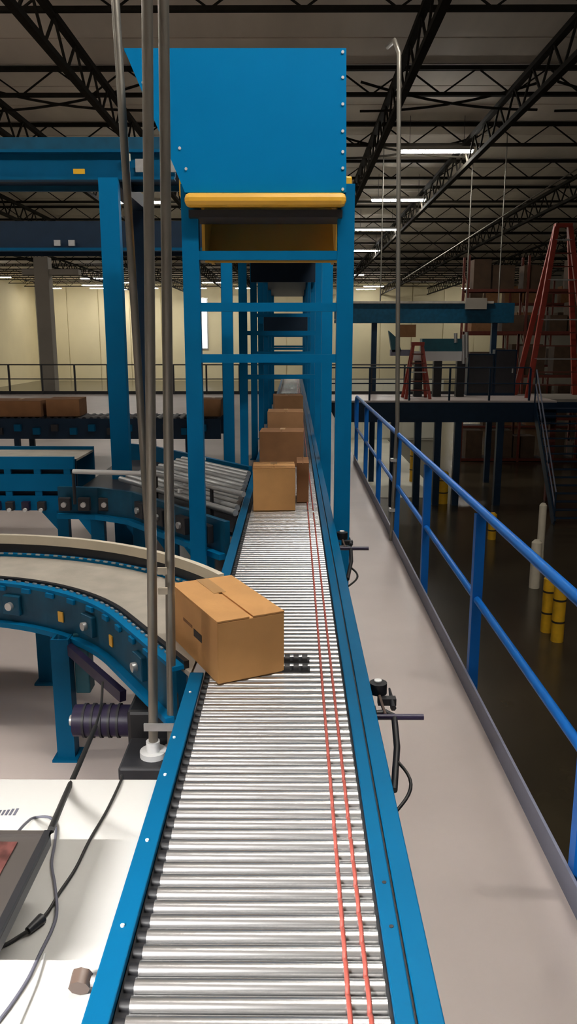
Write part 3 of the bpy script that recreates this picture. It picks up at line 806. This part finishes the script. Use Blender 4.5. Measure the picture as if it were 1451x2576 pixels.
# conduit mast at the railing on the right with a bend at its top
mb_ = P(1004, 1070, Y=7.75); mt = P(1005, 135, Y=7.75); mb_.z = 0.0
cm = thing('conduit_mast', 'thin grey conduit rising from the blue railing to a bend near the roof', 'conduit', (XE-0.06, 7.75, 0))
MB().pipe([(XE-0.045, 7.75, 0.0), (XE-0.02, 7.75, 1.2), (mt.x, 7.75, mt.z-0.15), (mt.x-0.005, 7.75, mt.z), (mt.x-0.04, 7.82, mt.z+0.13), (mt.x-0.06, 8.2, mt.z+0.2)], 0.021, 10).build('pipe', 'conduit', cm)
for z in (0.3, 0.8):
    MB().box((XE-0.075, 7.72, z), (XE-0.02, 7.79, z+0.03)).build('pipe_strap', 'galv', cm)

# =================================================================== WORK TABLE AND WHAT LIES ON IT
TZ = 0.745
ty = P(200, 1960, Z=TZ).y
tb = thing('work_table', 'white work table pushed against the left side of the roller conveyor', 'table', (-1.15, ty/2+0.2, 0))
MB().box((-1.95, 0.25, TZ-0.03), (-0.382, ty, TZ)).build('table_top', 'white_table', tb, 0.003)
for x in (-1.90, -0.43):
    for y_ in (0.30, ty-0.06):
        MB().box((x-0.025, y_-0.025, 0), (x+0.025, y_+0.025, TZ-0.03)).build('leg', 'galv', tb)
MB().box((-1.88, ty-0.07, TZ-0.10), (-0.45, ty-0.05, TZ-0.03)).build('apron', 'galv', tb)
# blurred grey print on the table top, cut off by the picture edge (strokes only: it cannot be read)
x_ = -6
for k, (wd, hh) in enumerate(((9, 13), (9, 13), (9, 14), (10, 16), (10, 17))):
    a = P(x_, 2051, Z=TZ); b = P(x_+wd, 2051-hh, Z=TZ)
    ring = MB(); th = 0.0035
    ring.box((a.x, a.y, TZ), (a.x+th, b.y, TZ+0.0008)); ring.box((b.x-th, a.y, TZ), (b.x, b.y, TZ+0.0008))
    ring.box((a.x, a.y, TZ), (b.x, a.y+th*1.4, TZ+0.0008)); ring.box((a.x, (a.y+b.y)/2, TZ), (b.x, (a.y+b.y)/2+th, TZ+0.0008))
    ring.build('printed_letter', 'cable_grey', tb); x_ += wd + 1
# flat terminal raised over the table
PZ = TZ + 0.17
ta = P(128, 2092, Z=PZ); tn = P(34, 2368, Z=PZ)
tx1 = ta.x; ty1 = ta.y; ty0 = tn.y; tx0 = tx1 - 0.56
tm = thing('flat_terminal', 'dark framed flat panel with reddish face raised above the white table', 'terminal', ((tx0+tx1)/2, (ty0+ty1)/2, TZ))
MB().box((tx0, ty0, PZ-0.035), (tx1, ty1, PZ-0.004)).build('housing', 'bezel', tm, 0.004)
MB().box((tx0+0.05, ty0+0.04, PZ-0.006), (tx1-0.062, ty1-0.035, PZ-0.001)).build('screen', 'screen', tm)
MB().box((tx1-0.014, ty0, PZ-0.006), (tx1, ty1, PZ+0.004)).build('raised_rim', 'black', tm)
MB().box((tx0, ty1-0.014, PZ-0.006), (tx1, ty1, PZ+0.003)).build('raised_rim', 'bezel', tm)
MB().tube(((tx0+tx1)/2-0.08, (ty0+ty1)/2, TZ), ((tx0+tx1)/2-0.08, (ty0+ty1)/2, PZ-0.03), 0.025, 14).build('pedestal', 'bezel', tm)
MB().box(((tx0+tx1)/2-0.18, (ty0+ty1)/2-0.1, TZ), ((tx0+tx1)/2+0.02, (ty0+ty1)/2+0.1, TZ+0.012)).build('base', 'bezel', tm, 0.004)
# cords
def smooth(pts, n=6):
    pts = [Vector(p) for p in pts]; out = []
    for i in range(len(pts)-1):
        p0 = pts[max(i-1, 0)]; p1 = pts[i]; p2 = pts[i+1]; p3 = pts[min(i+2, len(pts)-1)]
        for k in range(n):
            t = k/n
            out.append(0.5*((2*p1) + (p2-p0)*t + (2*p0-5*p1+4*p2-p3)*t*t + (3*p1-p0-3*p2+p3)*t**3))
    out.append(pts[-1]); return out
k1 = thing('hanging_cord', 'black cord from the curved conveyor down to the flat terminal', 'cord', P(200, 1940, Z=TZ))
kk = [P(258, 1716, Y=3.05), P(254, 1775, Y=2.85), P(240, 1828, Y=2.6)]
k2_ = [P(240, 1828, Y=2.6), P(205, 1910, Y=2.25), P(165, 2000, Y=1.95), P(128, 2088, Z=PZ)]
MB().pipe(smooth(kk), 0.005, 6).build('thin_cord', 'cable', k1)
MB().pipe(smooth(k2_), 0.0085, 8).build('sleeve', 'cable', k1)
k3 = thing('power_cord', 'thin black power cord with a plug running across the white table', 'cord', P(150, 2230, Z=TZ))
cz = TZ+0.005
MB().pipe(smooth([P(306, 1950, Z=TZ-0.02), P(304, 1964, Z=cz), P(268, 2040, Z=cz), P(226, 2112, Z=cz), P(190, 2185, Z=cz), P(150, 2245, Z=cz), P(122, 2292, Z=cz), P(100, 2316, Z=cz+0.005)]), 0.0042, 6).build('wire', 'cable', k3)
pa, pb = P(106, 2310, Z=cz+0.006), P(70, 2342, Z=cz+0.006)
MB().tube(pa, pb, 0.012, 10, 0.008).build('plug', 'black', k3)
MB().pipe(smooth([pb, P(45, 2358, Z=cz), P(10, 2378, Z=cz), P(-40, 2390, Z=cz)]), 0.0042, 6).build('wire', 'cable', k3)
k4 = tag(MB().pipe(smooth([P(40, 2098, Z=cz+0.10), P(66, 2070, Z=cz+0.04), P(86, 2057, Z=cz), P(124, 2056, Z=cz), P(140, 2080, Z=cz), P(138, 2120, Z=cz), P(130, 2172, Z=cz), P(138, 2225, Z=cz), P(143, 2290, Z=cz+0.004), P(132, 2335, Z=cz+0.002), P(100, 2400, Z=cz), P(72, 2460, Z=cz), P(30, 2525, Z=cz), P(-20, 2590, Z=cz)]), 0.0036, 6).build('looped_wire', 'cable_grey'),
         'thin grey wire looping from behind the flat terminal down the table', 'cord')
k5 = tag(MB().pipe(smooth([P(112, 2400, Z=cz-0.001), P(98, 2450, Z=cz-0.001), P(80, 2500, Z=cz-0.001), P(50, 2570, Z=cz-0.001), P(30, 2620, Z=cz-0.001)]), 0.003, 6).build('looped_wire', 'cable_white'),
         'faint white wire lying beside the grey wire on the table', 'cord')
# unseen lamp added behind the camera to whiten the table and shadow the terminal
LX, LY, LZ = -1.75, -0.75, 2.75
tl = thing('table_key_lamp', 'unseen shaded lamp added to light the white table, outside the picture', 'ceiling lamp', (LX, LY, LZ))
MB().box((LX-0.65, LY-0.14, LZ+0.06), (LX+0.65, LY+0.14, LZ+0.09)).build('housing', 'lamp_body', tl)
MB().box((LX-0.65, LY+0.13, LZ-0.086), (LX+0.65, LY+0.14, LZ+0.06)).build('front_shade', 'lamp_body', tl)  # deep front shade added to cut the lamp's light off the box
MB().box((LX-0.65, LY-0.14, LZ-0.065), (LX+0.65, LY-0.13, LZ+0.06)).build('rear_shade', 'lamp_body', tl)
MB().tube((LX-0.6, LY, LZ), (LX+0.6, LY, LZ), 0.015, 10).build('tube', 'task', tl)
for x in (LX-0.45, LX+0.45): MB().tube((x, LY, LZ+0.09), (x, LY, 9.2), 0.006, 5).build('hanger', 'dark', tl)

# =================================================================== FAR PLATFORM ON THE RIGHT
pf = thing('cross_platform', 'dark navy cross platform with pale deck right of the towers', 'platform', (4.8, 27.6, GZ))
PX0, PX1, PY0, PY1 = XE+0.05, 8.6, 26.2, 29.3
MB().box((PX0, PY0, -0.06), (PX1, PY1, 0.0)).build('deck', 'floor', pf)
bzb = P(1100, 1062, Y=PY0).z
MB().box((PX0, PY0-0.02, bzb), (PX1, PY0+0.12, -0.06)).build('edge_beam', 'navy', pf)
MB().box((PX0, PY1-0.12, bzb), (PX1, PY1, -0.06)).build('edge_beam', 'navy', pf)
for px in (990, 1050, 1100, 1150, 1256):
    q = P(px, 1100, Y=PY0+0.1)
    MB().box((q.x-0.11, PY0, GZ), (q.x+0.11, PY0+0.22, bzb)).build('column', 'navy', pf)
railing('dark railing along the near edge of the cross platform', (PX0+0.1, PY0+0.05, 0), (7.7, PY0+0.05, 0), 6, m='navy', toe=None, post=0.06)
# stairs down from the platform
stt = thing('steel_stair', 'dark navy steel stair going down from the cross platform at right', 'stair', (8.6, 24.6, GZ))
SX0, SX1, SY1, SY0 = 7.85, 9.5, 26.1, 23.4
for x in (SX0, SX1):
    MB().bar((x, SY1, -0.15), (x, SY0, GZ+0.05), 0.05, 0.30).build('stringer', 'navy', stt)
    for dz in (1.0, 0.55):
        MB().tube((x, SY1, dz), (x, SY0, GZ+dz), 0.024, 8).build('handrail', 'navy' if x == SX1 else 'toe', stt)
    for k in range(4):
        y_ = SY1 + (SY0-SY1)*k/3; z = GZ*k/3
        MB().box((x-0.02, y_-0.02, z-0.1 if k < 3 else GZ), (x+0.02, y_+0.02, z+1.0)).build('baluster', 'navy', stt)
for k in range(15):
    z = GZ + 0.22*(k+1) - 0.02; y_ = SY0 + (SY1-SY0)*(k+0.5)/15.5
    MB().box((SX0, y_-0.11, z-0.03), (SX1, y_+0.11, z)).build('tread', 'navy', stt)
# tall orange ladder standing on the ground behind
def ladder(label, foot, width, spread, height, tw_, steps, rail=0.09, m='orange'):
    t = thing('step_ladder', label, 'ladder', foot)
    f = Vector(foot)
    for s in (-1, 1):
        MB().bar(f + Vector((s*width/2, 0, 0)), f + Vector((s*tw_/2, spread/2, height)), rail, rail*0.6).build('front_rail', m, t)
        MB().bar(f + Vector((s*width/2, spread, 0)), f + Vector((s*tw_/2, spread/2+0.05, height)), rail, rail*0.6).build('rear_rail', m, t)
    for k in range(1, steps):
        u = k/steps; hw = (width*(1-u) + tw_*u)/2
        MB().box((f.x-hw, f.y+spread/2*u-0.05, f.z+height*u-0.02), (f.x+hw, f.y+spread/2*u+0.05, f.z+height*u+0.02)).build('step', 'galv' if k % 3 == 0 else 'rack_orange', t)
    MB().box((f.x-tw_/2-0.06, f.y+spread/2-0.1, f.z+height-0.02), (f.x+tw_/2+0.06, f.y+spread/2+0.14, f.z+height+0.10)).build('top_cap', m, t)
    return t
fl = P(1326, 1000, Y=27.4); apex = P(1412, 572, Y=28.4)
lw = 2*(apex.x - fl.x)
ladder('very tall orange step ladder at the right picture edge beyond the stair', (apex.x, 27.4, 0.0), lw, 1.6, apex.z, 0.45, 13, 0.17)
PX2 = apex.x + lw/2 + 0.4
lnd = thing('stair_landing', 'pale edged landing that carries the tall orange ladder', 'platform', ((PX1+PX2)/2, 28, GZ))
MB().box((PX1, 26.9, -0.10), (PX2, PY1+0.3, 0.0)).build('deck', 'grey_col', lnd)
MB().box((PX1, 26.85, -0.45), (PX2, 27.0, -0.10)).build('edge_beam', 'navy', lnd)
for x in (PX1+0.2, PX2-0.2): MB().box((x-0.1, 27.0, GZ), (x+0.1, 27.2, -0.45)).build('column', 'rack_orange', lnd)
# small orange ladder on the platform
sl = P(1045, 868, Y=27.6)
ladder('small orange step ladder leaning wide on the cross platform', (sl.x+0.02, 26.8, 0.0), 0.80, 0.9, sl.z, 0.3, 6, 0.10)
# machine on the platform: short blue conveyor on black legs
pm = thing('platform_conveyor', 'short teal and white conveyor on black legs on the cross platform', 'conveyor', (P(1110, 1000, Y=28.2).x, 28.2, 0))
a = P(1062, 852, Y=28); b = P(1168, 884, Y=28); c_ = P(1160, 908, Y=28)
MB().box((a.x, 28.0, b.z), (b.x, 28.5, a.z)).build('side_frame', 'teal', pm)
MB().box((a.x-0.3, 27.95, c_.z), (c_.x, 28.0, b.z)).build('white_panel', 'white', pm)
for px in (1052, 1100, 1158):
    q = P(px, 950, Y=28.05); MB().box((q.x-0.14, 28.02, 0), (q.x+0.14, 28.3, b.z)).build('leg', 'black', pm)
q = P(990, 850, Y=28)
MB().prism([P(978, 832, Y=28), P(998, 850, Y=28), P(1010, 884, Y=28), P(986, 886, Y=28)], (0, 0.3, 0)).build('end_guard', 'teal', pm)
MB().box((P(983, 884, Y=28).x, 28.0, P(0, 895, Y=28).z), (P(1062, 0, Y=28).x, 28.3, P(0, 880, Y=28).z)).build('belt_edge', 'toe', pm)
for px, ya_, yb_ in ((1146, 838, 862), (1166, 842, 915), (1174, 835, 900)):
    u = P(px, ya_, Y=27.9); v = P(px, yb_, Y=27.9)
    MB().tube(u, v, 0.06, 8).build('air_pipe', 'galv', pm)
bx = P(1025, 846, Y=28.1)
carton('orange brown carton on top of the platform conveyor', (bx.x, 28.25, P(1025, 848, Y=28.1).z), (0.55, 0.4, 0.42), 0, 'card2')
# dark cabinets
for k, (xa, xb, yt_, lab) in enumerate(((1178, 1238, 890, 'dark control cabinet on the cross platform, left of two'), (1246, 1294, 880, 'dark navy control cabinet at the stair head'))):
    u = P(xa, yt_, Y=28.6); v = P(xb, 1000, Y=28.6)
    cb = thing('control_cabinet', lab, 'cabinet', ((u.x+v.x)/2, 28.8, 0))
    MB().box((u.x, 28.6, 0.0), (v.x, 29.0, u.z)).build('body', 'navy', cb)
    MB().box((u.x+0.05, 28.58, 0.1), (v.x-0.05, 28.6, u.z-0.05)).build('door', 'dark', cb)
    MB().box((v.x-0.16, 28.55, u.z*0.5), (v.x-0.12, 28.58, u.z*0.5+0.15)).build('handle', 'galv', cb)
# overhead conveyor above the platform with hanger rods
op = thing('overhead_conveyor', 'dark blue overhead conveyor crossing above the far platform', 'conveyor', (4.8, 31, 2.2))
u = P(878, 762, Y=30.5); v = P(1292, 812, Y=30.5)
MB().box((u.x-0.5, 30.5, v.z), (v.x, 30.56, u.z)).build('side_channel', 'teal_dark', op)
MB().box((u.x-0.5, 31.4, v.z), (v.x, 31.46, u.z)).build('back_channel', 'blue_deep', op)
MB().box((u.x-0.5, 30.56, v.z+0.1), (v.x, 31.4, v.z+0.15)).build('bed_pan', 'navy', op)
MB().box((u.x-0.5, 30.42, u.z-0.02), (v.x-0.8, 30.56, u.z+0.06)).build('top_lip', 'belt', op)
MB().box((P(1205, 0, Y=30.4).x, 30.3, P(0, 778, Y=30.4).z), (P(1262, 0, Y=30.4).x, 30.45, P(0, 750, Y=30.4).z)).build('white_cover', 'grey_col', op)
for px in (1180, 960, 1262):
    q = P(px, 600, Y=30.6); MB().tube((q.x, 30.6, u.z), (q.x, 30.6, 9.1), 0.025, 6).build('hanger_rod', 'conduit', op)
for px in (940, 1240):
    q = P(px, 900, Y=30.6); MB().box((q.x-0.1, 30.6, GZ), (q.x+0.1, 30.8, v.z)).build('post', 'navy', op)
ca = P(1470, 413, Y=30); cb_ = P(1012, 704, Y=30)
tag(MB().tube(ca, cb_, 0.028, 6).build('guy_wire', 'conduit'), 'pale diagonal wire stretched under the roof at upper right', 'wire')

# =================================================================== GROUND FLOOR
def bollard(label, px, py, m='bollard', r=0.115, h=1.05, rings=True):
    q = P(px, py, Z=GZ)
    t = thing('bollard', label, 'bollard', q)
    MB().tube(q, q+Vector((0, 0, h)), r, 16).build('sleeve', m, t)
    MB().tube(q+Vector((0, 0, h)), q+Vector((0, 0, h+0.06)), r, 16, r*0.5).build('dome_cap', m, t)
    if rings:
        for z in (0.35, 0.75): MB().tube(q+Vector((0, 0, h*z)), q+Vector((0, 0, h*z+0.035)), r*1.04, 16).build('band', 'ink', t)
    return t
bollard('yellow bollard with dark bands, right of the near pair below the railing', 1400, 1612)
bollard('yellow bollard with dark bands, left of the near pair below the railing', 1374, 1588)
bollard('cream coloured bollard left of the near banded pair', 1343, 1478, 'cream_guard', rings=False)
bollard('slim white post standing behind the cream bollard', 1356, 1420, 'cream_guard', 0.09, 1.5, False)
bollard('short yellow bollard in the middle of the ground floor', 1236, 1356, h=0.7)
bollard('yellow bollard just left of the railing post, farther pair right', 1112, 1266, r=0.18)
bollard('yellow bollard of the farther pair, left one', 1088, 1258, r=0.18)
bollard('far yellow bollard under the cross platform', 1040, 1212, r=0.17, h=1.35)
struct(MB().box((-6, 27.5, GZ), (5.2, 62, GZ+0.02)).build('floor', 'partition'))
# pale partition wall under the platform and racks with cartons
ptw = struct(MB().box((1.6, 44, GZ), (8.2, 44.2, -0.2)).build('wall_partition', 'partition'))
for k in range(6):
    MB().box((1.7+1.08*k, 43.96, GZ+0.1), (2.7+1.08*k, 44.0, -0.3)).build('wall_panel', 'partition', ptw)
def rack(label, x0, x1, y0, levels, top, bays, seed):
    rnd = random.Random(seed)
    t = thing('pallet_rack', label, 'rack', ((x0+x1)/2, y0+0.5, GZ))
    for k in range(bays+1):
        x = x0 + (x1-x0)*k/bays
        for y_ in (y0, y0+1.0):
            MB().box((x-0.05, y_-0.04, GZ), (x+0.05, y_+0.04, top)).build('upright', 'rack_orange', t)
        for z in range(int((top-GZ)/1.2)):
            MB().bar((x, y0, GZ+0.3+1.2*z), (x, y0+1.0, GZ+1.2+1.2*z), 0.03, 0.04).build('brace', 'rack_orange', t)
    for z in levels:
        for y_ in (y0, y0+1.0):
            MB().box((x0, y_-0.03, z-0.12), (x1, y_+0.03, z)).build('beam', 'rack_orange', t)
        MB().box((x0, y0, z-0.02), (x1, y0+1.0, z)).build('shelf', 'dark', t)
    return t
RK = [('tall orange pallet rack behind the cross platform, nearer one', 7.6, 15.4, 36.0, 3), ('tall orange pallet rack farther back at right', 10.5, 21.0, 50.0, 4)]
LV = (GZ+0.15, GZ+2.0, GZ+3.9, GZ+5.8, GZ+7.6)
for k, (lab, xa, xb, y0, bays) in enumerate(RK):
    rack(lab, xa, xb, y0, LV, GZ+9.0, bays, k)
rnd = random.Random(3)
wordz = ['bottom shelf', 'second shelf', 'third shelf', 'fourth shelf', 'top shelf']
proto = {}
for k, (lab, xa, xb, y0, bays) in enumerate(RK):
    for li, z in enumerate(LV):
        x = xa + 0.25; n = 0
        while x < xb - 1.0:
            wd = rnd.choice((0.75, 0.95, 1.15)); hh = rnd.choice((0.7, 1.0, 1.25)); mm = rnd.choice(('card3', 'card_dark', 'card_dark'))
            if rnd.random() < 0.82:
                cc = (x+wd/2, y0+0.5, z+0.001)
                lb = '%s carton from the left on the %s of the %s pallet rack' % (ORD[n], wordz[li], 'nearer' if k == 0 else 'farther')
                key = (wd, hh, mm)
                if key not in proto:
                    t, _, _ = carton(lb, cc, (wd, 0.8, hh), 0, mm, 'cartons on the orange pallet racks', tape=False); proto[key] = t
                else:
                    clone(proto[key], cc, lb)
                n += 1
            x += wd + rnd.choice((0.08, 0.2, 0.4))
# structural columns
for k, (px, yy, lab) in enumerate(((122, 31.5, 'pale grey building column at left beyond the mezzanine railing'), )):
    q = P(px, 900, Y=yy)
    t = thing('building_column', lab, 'column', (q.x, yy, GZ))
    MB().box((q.x-0.27, yy-0.27, GZ), (q.x+0.27, yy+0.27, 5.0)).build('shaft', 'grey_col', t, 0.02)
    MB().box((q.x-0.75, yy-0.2, 4.35), (q.x+1.4, yy+0.2, 4.55)).build('bracket_beam', 'grey_col', t)
    MB().box((q.x-0.35, yy-0.35, GZ), (q.x+0.35, yy+0.35, GZ+0.03)).build('base_plate', 'grey_col', t)
